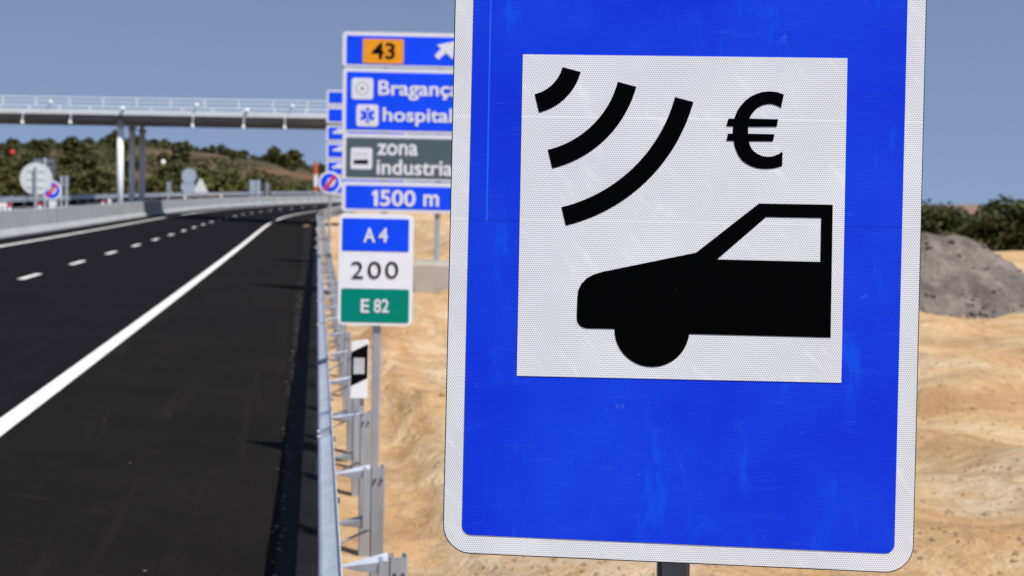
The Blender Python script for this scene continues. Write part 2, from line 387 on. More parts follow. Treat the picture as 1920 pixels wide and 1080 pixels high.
def su(x, y):
    s = float(np.interp(y, yc, ss))
    for _ in range(3):
        X, Y, Z, p = cen(s); s += (x - X) * math.sin(p) + (y - Y) * math.cos(p); s = min(max(s, S0), ss[-1])
    X, Y, Z, p = cen(s)
    return s, (x - X) * math.cos(p) - (y - Y) * math.sin(p)
def strip(us, s_list, dz, mb, mi=0):
    n = len(us); vs = [rp(s, u, dz) for s in s_list for u in us]; fs = []
    for a in range(len(s_list) - 1):
        for b in range(n - 1): fs.append((a * n + b, a * n + b + 1, (a + 1) * n + b + 1, (a + 1) * n + b))
    return mb.add(vs, fs, mi)
U_PAVE = -0.15
s_road = list(np.arange(-12, 440, 2.0))
mb = MB(); strip([-11.6, -8.0, -4.4, U_EDGE - 0.1], s_road, 0, mb, 0); strip([U_EDGE - 0.1, U_PAVE], s_road, 0, mb, 1)
o = mb.build('road', [M['lane'], M['shoulder']], kind='structure')
mb = MB(); strip([-27.5, -18.2], s_road, 1.02, mb); mb.build('far_road', [M['lane']], kind='structure')
# painted lines
mb = MB(); strip([U_EDGE - 0.10, U_EDGE + 0.10], s_road, 0.004, mb)
strip([U_EDGE - 7.60, U_EDGE - 7.40], s_road, 0.004, mb)
mb.build('road_edge_lines', M['paint'], kind='structure')
mb = MB(); s = 37.0 - 4 * 7.5
while s < 300:
    strip([U_EDGE - 3.83, U_EDGE - 3.67], [s - 1.25, s, s + 1.25], 0.004, mb); s += 7.5
mb.build('lane_dashes', M['paint'], kind='structure')

# ------------------------------------------------------------------ ground
def embank(x, y):
    dx = max(3 - x, x - 12, 0); dy = max(98 - y, y - 124, 0); d = math.hypot(dx, dy)
    return 6.5 * sm(11, 0, d)
def ground_z(x, y):
    s, u = su(x, y); zr = zroad(s, max(min(u, 0.4), -13.0))
    n1 = noise.noise(Vector((x * 0.13, y * 0.13, 1))) ; n2 = noise.noise(Vector((x * 0.6, y * 0.6, 4))); n3 = noise.noise(Vector((x * 1.9, y * 1.9, 9)))
    if u > -0.15:
        k = sm(0.3, 3.0, u)
        z = zr - 0.02 - 0.06 * sm(-.15, 0.25, u) + k * (0.05 * n1 + 0.014 * n2 + 0.025 * n3) + (sm(0.25, 1.2, u) * (0.022 * abs(noise.noise(Vector((x * 4.3, y * 4.3, 2)))) + 0.034 * noise.noise(Vector((x * 6.5, y * 6.5, 6))) + 0.03 * sm(3.2, 1.6, u) * noise.noise(Vector((u * 3.1, s * 0.22, 11))) + 0.012 * noise.noise(Vector((x * 13, y * 13, 6)))) if y < 30 else 0)
        far = sm(5, 60, y) * sm(0.5, 8, u)
        z = z * (1 - far) + far * (-0.55 + 0.08 * n1)
        bank = 1.45 * sm(36, 62, y) * sm(2.8, 7, u) * sm(15, 6, x) * sm(112, 92, y)
        z += bank * (1 + 0.25 * n2) + 0.12 * n2 * sm(30, 50, y)
        z += (0.34 + .2 * n2 + .15 * n3) * math.exp(-((x + 1.6) / 2.2) ** 4 - ((y - 34.3) / .55) ** 2)
        z = max(z, embank(x, y) + 0.3 * n2) if u > 1.0 else z
        return z - 1.5 * sm(140, 400, y) * sm(2, 20, u)
    if u > -12.4: return zr - 0.12
    base = cen(s)[2] - E_X * (-10.2)
    if u > -17: return base - 0.1 + (0.68) * sm(-12.4, -16.5, u) + 0.03 * n2
    if u > -29: return base + 0.58
    return base + 0.5 - 0.8 * sm(-29, -60, u) + 0.3 * n1
def axis(parts):
    out = []
    for a, b, d in parts: out += list(np.arange(a, b, d))
    return out + [parts[-1][1]]
gx = axis(((-1400, -200, 150), (-200, -60, 10), (-60, -20, 2), (-20, -4, 0.8), (-4, 12, 0.18), (12, 40, 1.0), (40, 200, 10), (200, 1400, 150)))
gy = axis(((-14, 3, 1.5), (3, 7, 0.45), (7, 28, 0.19), (28, 33, 0.45), (33, 36, .2), (36, 40, .45), (40, 130, 1.2), (130, 420, 6), (420, 2400, 180)))
vs = [(x, y, ground_z(x, y)) for y in gy for x in gx]; n = len(gx)
fs = [(j * n + i, j * n + i + 1, (j + 1) * n + i + 1, (j + 1) * n + i) for j in range(len(gy) - 1) for i in range(n - 1)]
mb = MB(); mb.add(vs, fs); mb.build('ground', M['sand'], smooth=True, kind='structure')
mb = MB(); us = [-18.15, -17.4, -16.6, -15.5, -14.5, -13.4, -12.45, -12.05]; sl_ = list(np.arange(-10, 430, 2.0)); vs = []
for s in sl_:
    for u in us:
        q = rp(s, u); q.z = ground_z(q.x, q.y) + .035; vs.append(q)
n = len(us); mb.add(vs, [(a * n + b, a * n + b + 1, (a + 1) * n + b + 1, (a + 1) * n + b) for a in range(len(sl_) - 1) for b in range(n - 1)])
mb.build('median_gravel', M['median'], smooth=True, kind='structure')
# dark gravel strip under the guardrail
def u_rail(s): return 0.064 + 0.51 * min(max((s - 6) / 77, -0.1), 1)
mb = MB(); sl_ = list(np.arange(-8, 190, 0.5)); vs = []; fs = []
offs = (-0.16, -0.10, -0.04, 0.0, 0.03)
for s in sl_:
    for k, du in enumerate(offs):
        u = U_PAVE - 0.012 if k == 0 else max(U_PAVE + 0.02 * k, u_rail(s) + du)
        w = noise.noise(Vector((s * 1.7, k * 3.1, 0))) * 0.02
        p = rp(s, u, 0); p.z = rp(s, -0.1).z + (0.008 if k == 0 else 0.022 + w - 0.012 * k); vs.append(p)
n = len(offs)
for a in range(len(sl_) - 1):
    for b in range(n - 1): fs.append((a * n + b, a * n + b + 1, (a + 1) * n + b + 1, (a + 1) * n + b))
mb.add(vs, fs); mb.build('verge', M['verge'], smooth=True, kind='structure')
# loose stones and clods
mb = MB(); rs = random.Random(3)
def stone(mb, x, y, z, r, rs):
    vs = []
    base = [(0, 0, 1), (0.9, 0, .2), (0, .9, .2), (-.9, 0, .2), (0, -.9, .2), (.6, .6, .1), (-.6, .6, .1), (-.6, -.6, .1), (.6, -.6, .1), (0, 0, -.5)]
    a = rs.random() * 6.28
    for b in base:
        q = Vector(b) * r * rs.uniform(0.7, 1.3); vs.append((x + q.x * math.cos(a) - q.y * math.sin(a), y + q.x * math.sin(a) + q.y * math.cos(a), z + q.z * 0.7))
    ring = (1, 5, 2, 6, 3, 7, 4, 8)
    fs = [(0, ring[i], ring[(i + 1) % 8]) for i in range(8)] + [(9, ring[(i + 1) % 8], ring[i]) for i in range(8)]
    mb.add(vs, fs)
for _ in range(3000):
    y = 7 + 26 * rs.random() ** 1.4; x = rs.uniform(-0.13 * y + 0.9, 0.36 * y)
    stone(mb, x, y, ground_z(x, y), rs.uniform(0.006, 0.026) * (1.0 if rs.random() < .95 else 2.0), rs)
o = mb.build('loose_stones', M['stone'], kind='stuff'); tag(o, 'pale stones and clods scattered over the sandy ground', 'stones')
mb = MB()
for _ in range(240):
    s = rs.uniform(4, 40); u = U_PAVE + rs.gauss(0.0, 0.035)
    p = rp(s, u); stone(mb, p.x, p.y, p.z + 0.006, rs.uniform(0.006, 0.016), rs)
o = mb.build('roadside_pebbles', M['heap'], kind='stuff'); tag(o, 'small pebbles along the asphalt edge in the guardrail shade', 'pebbles')

# ------------------------------------------------------------------ hills
def ridge(a):
    return float(np.interp(a, [-1.2, -.6, -.42, -.34, -.25, -.2, -.16, -.126, -.06, .0, .1, .2, .3, .5, 1.2], [8, 11, 13.2, 13.5, 16.2, 14.6, 12.2, 9.6, 4.5, 2.5, 2, 2.6, 3.5, 3.5, 3]))
def hill_z(a, d):
    x, y = a * d, d
    nz = noise.noise(Vector((x * .012, y * .012, 0))) * 1.3 + noise.noise(Vector((x * .05, y * .05, 3))) * 0.5
    return -2.2 + (ridge(a) + 2.2) * (0.16 * sm(210, 300, d) + 0.84 * sm(270, 470, d)) * (1 - .25 * sm(520, 900, d)) + nz * sm(230, 380, d)
aa = list(np.arange(-1.2, -.45, .06)) + list(np.arange(-.45, -.02, .006)) + list(np.arange(0, 1.21, .03)); dd = list(np.arange(205, 560, 7)) + [600, 680, 800, 950]
mb = MB(); n = len(aa)
mb.add([(a * d, d, hill_z(a, d)) for d in dd for a in aa], [(j * n + i, j * n + i + 1, (j + 1) * n + i + 1, (j + 1) * n + i) for j in range(len(dd) - 1) for i in range(n - 1)])
mb.build('hills', M['hill'], smooth=True, kind='structure')

# ------------------------------------------------------------------ vegetation
def crown_mesh(mb, rng, r, hgt, zb, clumps, per, leaf, mi=0, mi2=None):
    for c in range(clumps):
        t = rng.random() * 6.283; zz = rng.random(); rr = r * (0.35 + 0.65 * math.sqrt(rng.random())) * math.sqrt(max(0.05, 1 - (2 * zz - .85) ** 2 * .8))
        c0 = Vector((rr * math.cos(t) * .8, rr * math.sin(t) * .8, zb + zz * hgt)); cr = r * rng.uniform(.22, .42)
        for _ in range(per):
            d = Vector((rng.gauss(0, 1), rng.gauss(0, 1), rng.gauss(0, .8))).normalized() * cr * rng.random() ** .4
            p = c0 + d; q = Vector((rng.gauss(0, 1), rng.gauss(0, 1), rng.gauss(0, 1) + .6)).to_track_quat('Z', 'Y')
            s = leaf * rng.uniform(.6, 1.4)
            mb.add([p + q @ Vector(v) * s for v in ((-.5, -.3, 0), (.1, -.5, .05), (.6, .1, 0), (-.1, .5, .06))], [(0, 1, 2, 3)], mi if (mi2 is None or c % 3) else mi2)
def trunk_mesh(mb, rng, h, r, mi=0, spread=.5):
    mb.tube((0, 0, -.2), (0.04, 0.02, h * .45), r, r * .7, 8, mi)
    for k in range(5):
        t = k * 1.26 + rng.random(); mb.tube((0.04, 0.02, h * (.3 + .03 * k)), (spread * math.cos(t), spread * math.sin(t), h * rng.uniform(.7, .95)), r * .5, r * .15, 6, mi)
# bushy trees beyond the gravel heap, at the right
near = []
for k in range(3):
    rng = random.Random(50 + k)
    crown = MB(); crown_mesh(crown, rng, 1.75, 2.9, 0.2, 34, 110, .19, 0, 1)
    tr = MB(); trunk_mesh(tr, rng, 3.0, .14, 0, 1.0)
    t = thing('bushy_tree', 'x', 'tree', (0, 0, 0)); tr.build('trunk', M['bark'], t); crown.build('crown', [M['leaf_dark'], M['leaf_olive']], t)
    near.append(t)
spots = [(21.6, 80, 1.0, 0), (23.2, 81.5, 0.9, 1), (24.6, 79, .78, 2), (26.3, 79, 1.0, 0), (28.2, 78, 0.94, 1), (30.3, 80, 1.02, 2), (27.4, 84, 1.12, 1), (18.5, 82, 1.1, 2), (32.6, 83, 1.1, 0), (25.5, 88, .78, 0)]
labs = ['dark bushy tree whose crown just clears the right edge of the toll sign', 'small dark bushy tree beside the gap with the distant brown hill', 'lower dark shrubby tree behind the falling slope of the gravel heap',
        'tall dark bushy tree just right of the sky gap beyond the heap', 'dark bushy tree cut by the right edge of the picture beyond the heap', 'large dark bushy tree second from the outer end of the right hand row',
        'dark bushy tree standing further back behind the tall right hand trees', 'dark bushy tree hidden mostly behind the blue toll sign', 'dark bushy tree at the outer end of the right hand row', 'small tree set back in the gap of the right hand row']
used = set()
for (x, y, sc, k), lab in zip(spots, labs):
    o = near[k] if k not in used else copy_tree(near[k]); used.add(k)
    o.location = (x, y, ground_z(x, y) - .1); o.scale = (sc * 1.18, sc * 1.18, sc * random.uniform(.74, .84)); o.rotation_euler = (0, 0, random.random() * 6)
    tag(o, lab, 'tree', 'bushy trees beyond the gravel heap')
# trees on the hill
far = []
for k in range(6):
    rng = random.Random(80 + k); m_ = MB(); crown_mesh(m_, rng, 2.4, 3.6, .8, 20, 34, .62, 0, 1); trunk_mesh(m_, rng, 3.4, .2, 2, 1.2)
    o = m_.build('hill_tree', [M['leaf_yellow'] if k > 3 else (M['leaf_hazed'] if k % 2 else M['leaf_olive']), M['leaf_olive'], M['bark']]); far.append(o)
rng = random.Random(11); cnt = 0; ku = set()
while cnt < 285:
    a = rng.uniform(-.36, -.10)
    mode = rng.random()
    d = rng.gauss(462, 16) if mode < .40 else (rng.uniform(225, 300) if mode < .62 else rng.uniform(300, 450))
    if mode >= .62 and noise.noise(Vector((a * d * .02, d * .02, 7))) < 0.05: continue
    k = rng.randrange(4) if mode < .34 or rng.random() < .35 else 4 + rng.randrange(2); o = far[k] if k not in ku else far[k].copy()
    if k in ku: COL.objects.link(o)
    ku.add(k); sc = rng.uniform(.32, .7) if mode < .42 else rng.uniform(.6, 1.25)
    o.location = (a * d, d, hill_z(a, d) - .3); o.scale = (sc * rng.uniform(.9, 1.3), sc * 1.1, sc * rng.uniform(.8, 1.15)); o.rotation_euler = (0, 0, rng.random() * 6.28)
    tag(o, 'small green tree among the many on the hillside beyond the overpass', 'tree', 'trees on the hillside'); cnt += 1
mb = MB()
for _ in range(6800):
    a = rng.uniform(-.46, -.06); d = rng.uniform(215, 480)
    if noise.noise(Vector((a * d * .03, d * .018, 2))) < -0.08 and d > 290: continue
    p = Vector((a * d, d, hill_z(a, d))); r = rng.uniform(.5, 1.5)
    for _ in range(9):
        q = Vector((rng.gauss(0, 1), rng.gauss(0, 1), rng.gauss(0, 1) + .8)).to_track_quat('Z', 'Y'); c = p + Vector((rng.gauss(0, .6) * r, rng.gauss(0, .6) * r, rng.random() * r))
        mb.add([c + q @ Vector(v) * r * .6 for v in ((-.5, -.3, 0), (.1, -.5, .1), (.6, .1, 0), (-.1, .5, .1))], [(0, 1, 2, 3)], rng.randrange(2))
o = mb.build('scrub', [M['leaf_scrub'], M['leaf_olive']], kind='stuff'); tag(o, 'olive green scrub covering the hillside beyond the motorway', 'scrub')

# ------------------------------------------------------------------ gravel heap
mb = MB(); vs = []; xs = list(np.arange(1.5, 17.0, .16)); ys = list(np.arange(29.6, 40.6, .16))
def heap_z(x, y):
    dxl = max(4.6 - x, 0); dxr = max(x - 10.1, 0); dyf = max(33.4 - y, 0); dyb = max(y - 35.8, 0)
    d = math.hypot(max(dxl, dxr), max(dyf, dyb)); w = noise.noise(Vector((x * .5, y * .5, 2))) * .5 + noise.noise(Vector((x * 1.6, y * 1.6, 5))) * .16 + noise.noise(Vector((x * 5, y * 5, 5))) * .06
    top = 1.40 + .14 * noise.noise(Vector((x * .9, y * .4, 8)))
    z = top - max(0, d + w * .35) * .56 + .07 * noise.noise(Vector((x * 1.3, y * 1.3, 3))) + .09 * noise.noise(Vector((x * 3, y * 3, 1))) + .05 * noise.noise(Vector((x * 7, y * 7, 1))) + .10 * sm(9.0, 8.6, x)
    return z
mb.add([(x, y, ground_z(x, y) - .25 + max(0, heap_z(x, y) + .25)) for y in ys for x in xs], [(j * len(xs) + i, j * len(xs) + i + 1, (j + 1) * len(xs) + i + 1, (j + 1) * len(xs) + i) for j in range(len(ys) - 1) for i in range(len(xs) - 1)])
o = mb.build('gravel_heap', M['heap'], smooth=True); tag(o, 'long grey gravel heap on the sandy ground right of the toll sign', 'gravel heap')

mb = MB(); rs = random.Random(9)
for _ in range(900):
    x = rs.uniform(5, 16.5)
    if rs.random() < .45: y = 30.6 + abs(rs.gauss(0, .35)) - .25; z = max(ground_z(x, y), ground_z(x, y) + heap_z(x, y)); r = rs.uniform(.02, .06)
    else: y = rs.uniform(30.8, 35.5); z = ground_z(x, y) - .25 + max(0, heap_z(x, y) + .25); r = rs.uniform(.025, .075)
    stone(mb, x, y, z + .01, r, rs)
o = mb.build('heap_rubble', M['heap'], kind='stuff'); tag(o, 'loose broken stones lying on and around the grey gravel heap', 'rubble')

# ------------------------------------------------------------------ toll sign in the foreground
SX = Vector((0.99892523, -0.04611663, 0.00465276)); SZ = Vector((-0.00207152, 0.05586271, 0.99843631)); SN = SX.cross(SZ)
PO = Vector((0.32458, 2.9447, 2.07348))
t = thing('toll_sign', 'large blue electronic toll sign with a black car, waves and euro symbol in front', 'road sign', PO)
t.matrix_world = Matrix(((SX.x, -SN.x, SZ.x, PO.x), (SX.y, -SN.y, SZ.y, PO.y), (SX.z, -SN.z, SZ.z, PO.z), (0, 0, 0, 1)))
outer = [(-.4463, .684), (.4632, .684), (.4572, -.6772), (-.4516, -.6608)]
inner = [(-.4095, .646), (.4262, .646), (.4200, -.6389), (-.4138, -.6238)]
MB().plate(rquad(outer, .055), 0.002, 0.022).build('back_plate', M['plate_edge'], t)
MB().plate(rquad([(a * 0.9955, b * 0.9965) for a, b in outer], .053), 0.0, 0.0019).build('border', M['white_sheet'], t)
MB().plate(rquad(inner, .018), -0.0012, -0.0001).build('blue_face', M['blue_sheet'], t)
wp = MB().plate([(-.3125, .3125), (.3125, .3125), (.3125, -.3125), (-.3125, -.3125)], -0.0024, -0.0013).build('white_panel', M['white_sheet'], t)
def arc(r0_, r1_, a0, a1, n=28):
    c = (-.3062, .3063); P = []
    for k in range(n + 1): q = a0 + (a1 - a0) * k / n; P.append((c[0] + r1_ * math.cos(q), c[1] + r1_ * math.sin(q)))
    for k in range(n, -1, -1): q = a0 + (a1 - a0) * k / n; P.append((c[0] + r0_ * math.cos(q), c[1] + r0_ * math.sin(q)))
    return P
for r_a, r_b in ((.0735, .1100), (.1845, .2215), (.2990, .3355)):
    MB().plate(arc(r_a, r_b, rad(-14.2), rad(-75.6)), -0.0034, -0.0025).build('signal_wave', M['black'], wp)
carp = [(.1483, .0298), (.2897, .0297), (.2905, -.2258), (.0199, -.2245)]
cx, cz, cr = -.0525, -.2175, .0722
for k in range(0, 25):
    q = rad(-5.5 - k * (174.5 / 24)); carp.append((cx + cr * math.cos(q), cz + cr * math.sin(q)))
carp += [(-.1787, -.2177), (-.1868, -.2157), (-.1933, -.2110), (-.1970, -.2045), (-.1982, -.1965), (-.1976, -.1603), (-.1962, -.1430), (-.1905, -.1310), (-.1800, -.1200), (-.1660, -.1125), (-.1498, -.1072), (.0297, -.067)]
# the body with its window opening, as one outline cut along the pillar
win = [(.1626, .0041), (.2683, .0040), (.2684, -.0804), (.0700, -.0794)]
mb = MB()
y0, y1 = -0.0034, -0.0025
mb.plate([(.1483, .0298), (.2897, .0297), (.2683, .0040), (.1626, .0041)], y0, y1)
mb.plate([(.2897, .0297), (.2901, -.0805), (.2684, -.0804), (.2683, .0040)], y0, y1)
mb.plate([(.1483, .0298), (.1626, .0041), (.0700, -.0794), (.0297, -.067)], y0, y1)
mb.plate([(.0297, -.067), (.0700, -.0794), (.2684, -.0804), (.2901, -.0805)] + carp[2:-1], y0, y1)
mb.build('car_symbol', M['black'], wp)
eu_out = [(.1924, .2408), (.1790, .2452), (.1647, .2465), (.1510, .2450), (.1392, .2411), (.1282, .2356), (.1190, .2282), (.1105, .2188), (.1040, .2087), (.1008, .2010), (.0986, .1929), (.0869, .1927), (.0835, .1782), (.0964, .1780), (.0959, .1640), (.0869, .1638), (.0839, .1500), (.0979, .1498),
          (.0998, .1400), (.1029, .1314), (.1075, .1220), (.1135, .1135), (.1218, .1070), (.1316, .1018), (.1430, .0982), (.1547, .0969), (.1650, .0970), (.1752, .0980), (.1840, .1003), (.1917, .1032), (.1919, .1310), (.1845, .1258), (.1772, .1227), (.1695, .1206), (.1620, .1202), (.1525, .1218), (.1439, .1255), (.1375, .1300), (.1323, .1357), (.1292, .1425), (.1271, .1496), (.1731, .1503), (.1759, .1639), (.1253, .1642), (.1250, .1776), (.1798, .1783), (.1823, .1928), (.1273, .1933), (.1310, .2013), (.1360, .2085), (.1423, .2144), (.1520, .2196), (.1626, .2220), (.1695, .2218), (.1759, .2203), (.1820, .2180), (.1872, .2147)]
MB().plate(eu_out, -0.0034, -0.0025).build('euro_symbol', M['black'], wp)
pm = MB(); zb = -2.16
pm.box((0.0005, 0.056, (zb + .60) / 2), (.0625, .06, .60 - zb), 0, 0, .008); pm.build('post', M['post_dark'], t)
cl = MB()
for z in (-.5, .0, .5): cl.box((0.0005, .0245, z), (.34, .0045, .05))
cl.build('mounting_rail', M['galv'], t)

# ------------------------------------------------------------------ general builders for road signs
def frame_at(px, py, Y): p = at(px, py, Y); return p
def local(t, px, py, Y): p = at(px, py, Y); return (p.x - t.location.x, p.z - t.location.z)
def lbox(t, x0, y0, x1, y1, Y):      # pixel box -> local (x0, z0, x1, z1), taken along its own edges
    a = local(t, x0, (y0 + y1) / 2, Y); b = local(t, x1, (y0 + y1) / 2, Y); c = local(t, (x0 + x1) / 2, y0, Y); d = local(t, (x0 + x1) / 2, y1, Y)
    return a[0], d[1], b[0], c[1]

# --- direction sign for exit 43
Y = 35.0; p = at(768, 470, Y)
g0 = ground_z(p.x, Y)
t = thing('direction_sign', 'tall stack of blue and grey direction panels headed by an orange 43 on two posts', 'road sign', (p.x, Y, g0))
panels = [('panel', 642, 61, 893, 126.8, 'blue', 649.8, 68.7, 122.4), ('panel', 642, 129.2, 893, 249.6, 'blue', 649.5, 136.6, 245.2),
          ('panel', 641.5, 252.2, 892, 338.6, 'grey', 649, 259.7, 334.6), ('panel', 640.5, 342, 892, 399, 'blue', 648, 349.6, 393)]
pobs = []
for nm_, x0, y0, x1, y1, c, fx, fy0, fy1 in panels:
    bx = lbox(t, x0, y0, x1, y1, Y); fb = lbox(t, fx, fy0, x1 - (fx - x0), fy1, Y)
    P = MB().plate(rrect(*bx, .085), 0, .05).build(nm_, M['plate_back'], t)
    MB().plate(rrect(bx[0] + .004, bx[1] + .004, bx[2] - .004, bx[3] - .004, .083), -.006, -.001).build('border', M['letter'], P)
    MB().plate(rrect(*fb, .03), -.012, -.007).build('face', M[c], P)
    pobs.append(P)
yL = -.0195
def text(P, s_, x0, y0, x1, y1, mat='letter', bold=.02): lettering(s_, *lbox(t, x0, y0, x1, y1, Y), yL, M[mat], P, bold)
def patch(P, x0, y0, x1, y1, mat, r, a=-.0185, b=-.0125, name='symbol_plate'): return MB().plate(rrect(*lbox(t, x0, y0, x1, y1, Y), r), a, b).build(name, M[mat], P)
patch(pobs[0], 680.5, 73.3, 757, 119.3, 'orange', .035)
text(pobs[0], '43', 697, 80, 741, 111.3, 'ink', .025)
def lp(px, py): return local(t, px, py, Y)
ar = [lp(822.5, 112), lp(836.5, 99), lp(849, 111.5), lp(853.5, 77.5), lp(819.5, 84.5), lp(827.5, 91.5), lp(814.8, 104.2)]
MB().plate(ar, -.0185, -.0125).build('arrow', M['letter'], pobs[0])
patch(pobs[1], 659.5, 146.3, 699.8, 186.3, 'letter', .06)
def ringp(cx_, cz_, ra, rb, y0_, y1_, mat, P, name):
    mb = MB(); n_ = 32; A = disc(cx_, cz_, rb, n_); B = disc(cx_, cz_, ra, n_)
    mb.add([(a[0], y0_, a[1]) for a in A] + [(b[0], y0_, b[1]) for b in B] + [(a[0], y1_, a[1]) for a in A] + [(b[0], y1_, b[1]) for b in B],
           [(i, (i + 1) % n_, n_ + (i + 1) % n_, n_ + i) for i in range(n_)] + [(i, 2 * n_ + i, 2 * n_ + (i + 1) % n_, (i + 1) % n_) for i in range(n_)] + [(n_ + i, n_ + (i + 1) % n_, 3 * n_ + (i + 1) % n_, 3 * n_ + i) for i in range(n_)])
    return mb.build(name, mat, P)
greyline = plain('pictogram_grey', (0.42, 0.43, 0.44), 0.5); darkgrey = plain('pictogram_dark_grey', (0.10, 0.10, 0.11), 0.5)
c_ = lp(679.3, 166.2); ringp(c_[0], c_[1], .128, .152, -.0215, -.0186, greyline, pobs[1], 'centre_symbol')
MB().plate(disc(c_[0], c_[1], .032, 16), -.0215, -.0186).build('centre_symbol', darkgrey, pobs[1])
text(pobs[1], 'Bragan\u00e7a', 709.6, 152, 862, 188.6)
patch(pobs[1], 668.5, 196, 709.7, 236.9, 'letter', .06)
c_ = lp(689.2, 216.4); mb = MB()
for k in range(3):
    q = rad(90 + 60 * k); d = Vector((math.cos(q), math.sin(q))); e = Vector((-d.y, d.x)); pts = [Vector(c_) + d * a * .175 + e * b * .042 for a, b in ((-1, -1), (1, -1), (1, 1), (-1, 1))]
    mb.plate([tuple(v) for v in pts], -.0215 - .0004 * k, -.0186)
mb.build('star_symbol', M['blue'], pobs[1])
MB().plate([(c_[0] - .012, c_[1] - .14), (c_[0] + .012, c_[1] - .14), (c_[0] + .012, c_[1] + .14), (c_[0] - .012, c_[1] + .14)], -.0262, -.0235).build('staff_symbol', M['letter'], pobs[1])
text(pobs[1], 'hospital', 717.8, 202.6, 848, 237)
patch(pobs[2], 657.8, 277, 698, 317.4, 'letter', .05)
fx = [lp(663, 307.5), lp(663, 301), lp(667, 298), lp(667.5, 301), lp(672, 298), lp(672.5, 301), lp(677, 298), lp(677.5, 301), lp(682, 298), lp(682.5, 301), lp(687, 298), lp(690.5, 301), lp(690.5, 308)]
MB().plate(fx, -.0215, -.0186).build('factory_symbol', M['ink'], pobs[2])
MB().plate([lp(664, 290), lp(664, 288.5), lp(690, 287.5), lp(690, 290)], -.0215, -.0186).build('factory_symbol', greyline, pobs[2])
text(pobs[2], 'zona', 707, 269.8, 783.5, 291.6)
text(pobs[2], 'industrial', 706.5, 299.6, 856, 329)
text(pobs[3], '500', 712.5, 356.3, 779.3, 387)
MB().plate([lp(701.5, 386.3), lp(708.6, 386.5), lp(709, 356.4), lp(703.5, 356.3), (lp(697.6, 361)[0], lp(697.6, 361)[1]), lp(697.8, 366.8), lp(701.8, 365)], yL - .002, yL).build('lettering', M['letter'], pobs[3]); text(pobs[3], 'm', 794, 364.5, 823, 387.2)
for px in (717, 818):
    q = at(px, 490, Y); x = q.x - t.location.x; top = lp(px, 70)[1]; bot = lp(px, 492)[1] - .05
    MB().box((x, .115, (top + bot) / 2), (.12, .12, top - bot), 0, 0, .015).build('post', M['galv_dull'], t)
mb = MB(); z1 = lp(818, 489)[1]
for px in (717, 818):
    x = at(px, 490, Y).x - t.location.x
    w = .70; vs = [(x + a * w * k, .1 + b * .55 * k, zz) for zz, k in ((-.35, 1.25), (z1 - .10, 1.0), (z1, .82)) for a, b in ((-1, -1), (1, -1), (1, 1), (-1, 1))]
    mb.add(vs, [(0, 1, 5, 4), (1, 2, 6, 5), (2, 3, 7, 6), (3, 0, 4, 7), (4, 5, 9, 8), (5, 6, 10, 9), (6, 7, 11, 10), (7, 4, 8, 11), (8, 9, 10, 11)])
mb.build('footing', M['conc_foot'], t)

# --- kilometre marker A 4 / 200 / E 82
Y = 12.6; p = at(702, 847, Y)
t = thing('kilometre_marker', 'small white rounded marker sign reading A 4, 200 and E 82 beside the guardrail', 'road sign', (p.x, Y, p.z))
bx = lbox(t, 634.4, 400.5, 774.6, 610.4, Y)
P = MB().plate(rrect(*bx, .05), 0, .022).build('board', M['plate_back'], t)
MB().plate(rrect(bx[0] + .001, bx[1] + .001, bx[2] - .001, bx[3] - .001, .049), -.003, -.0005).build('white_face', M['white'], P)
yL = -.0082
MB().plate(rrect(*lbox(t, 641.7, 410, 767, 471, Y), .012), -.006, -.0035).build('blue_field', M['blue'], P)
MB().plate(rrect(*lbox(t, 639.5, 541.5, 766.8, 604.6, Y), .016), -.006, -.0035).build('green_field', M['green'], P)
text(P, 'A', 681.7, 427, 704, 454.3, 'letter', .02); text(P, '4', 710, 427, 727.4, 454.3, 'letter', .02)
for s_, a, b in (('2', 659, 681.5), ('0', 690, 714.7), ('0', 722.8, 747)): text(P, s_, a, 490.3, b, 521.6, 'ink', -.005)
text(P, 'E', 676.6, 560.6, 692.5, 586.2, 'letter', .02)
text(P, '8', 701, 560.6, 714.6, 586.4, 'letter', .02); text(P, '2', 715.6, 560.6, 729.2, 586.2, 'letter', .02)
zt = lp(702, 420)[1]
zg = ground_z(p.x, Y) - p.z - .15
MB().box((0.0, .052, (zt + zg) / 2), (.066, .05, zt - zg), 0, 0, .006).build('post', M['galv_dull'], t)

# --- toll tariff sign behind the direction sign
Y = 50.0; p = at(690, 372, Y); g0 = ground_z(p.x, Y)
t = thing('tariff_sign', 'narrow column of plain blue panels half hidden behind the big direction sign', 'road sign', (p.x, Y, g0))
rows = [(170, 198.4), (202, 232.5), (236.2, 266.6), (269, 299.4), (301.8, 331.4), (334, 366)]
for i, (y0, y1) in enumerate(rows):
    bx = lbox(t, 612 - i * .25, y0, 762, y1, Y)
    P = MB().plate(rrect(*bx, .05), 0, .05).build('panel', M['plate_back'], t)
    MB().plate(rrect(bx[0] + .004, bx[1] + .004, bx[2] - .004, bx[3] - .004, .048), -.006, -.001).build('border', M['letter'], P)
    MB().plate(rrect(bx[0] + .075, bx[1] + .065, bx[2] - .075, bx[3] - .065, .02), -.012, -.007).build('face', M['blue'], P)
    if i >= 2:
        cz_ = (bx[1] + bx[3]) / 2 + .06; x = bx[0] + (.15, .15, .22, .22, .2, .2)[i]; L_ = (.30, .30, .46, .62, .5, .4)[i]
        MB().plate([(x, cz_ - .07), (x + L_, cz_ - .07), (x + L_, cz_ + .0), (x + L_ * .85, cz_ + .10), (x + L_ * .35, cz_ + .10), (x + L_ * .2, cz_ + .02), (x, cz_)], -.018, -.0125).build('vehicle_symbol', M['letter'], P)
for px in (650, 724):
    x = at(px, 372, Y).x - t.location.x; top = lp(px, 180)[1]
    MB().box((x, .115, top / 2 - .2), (.11, .12, top + .4), 0, 0, .012).build('post', M['galv_dull'], t)

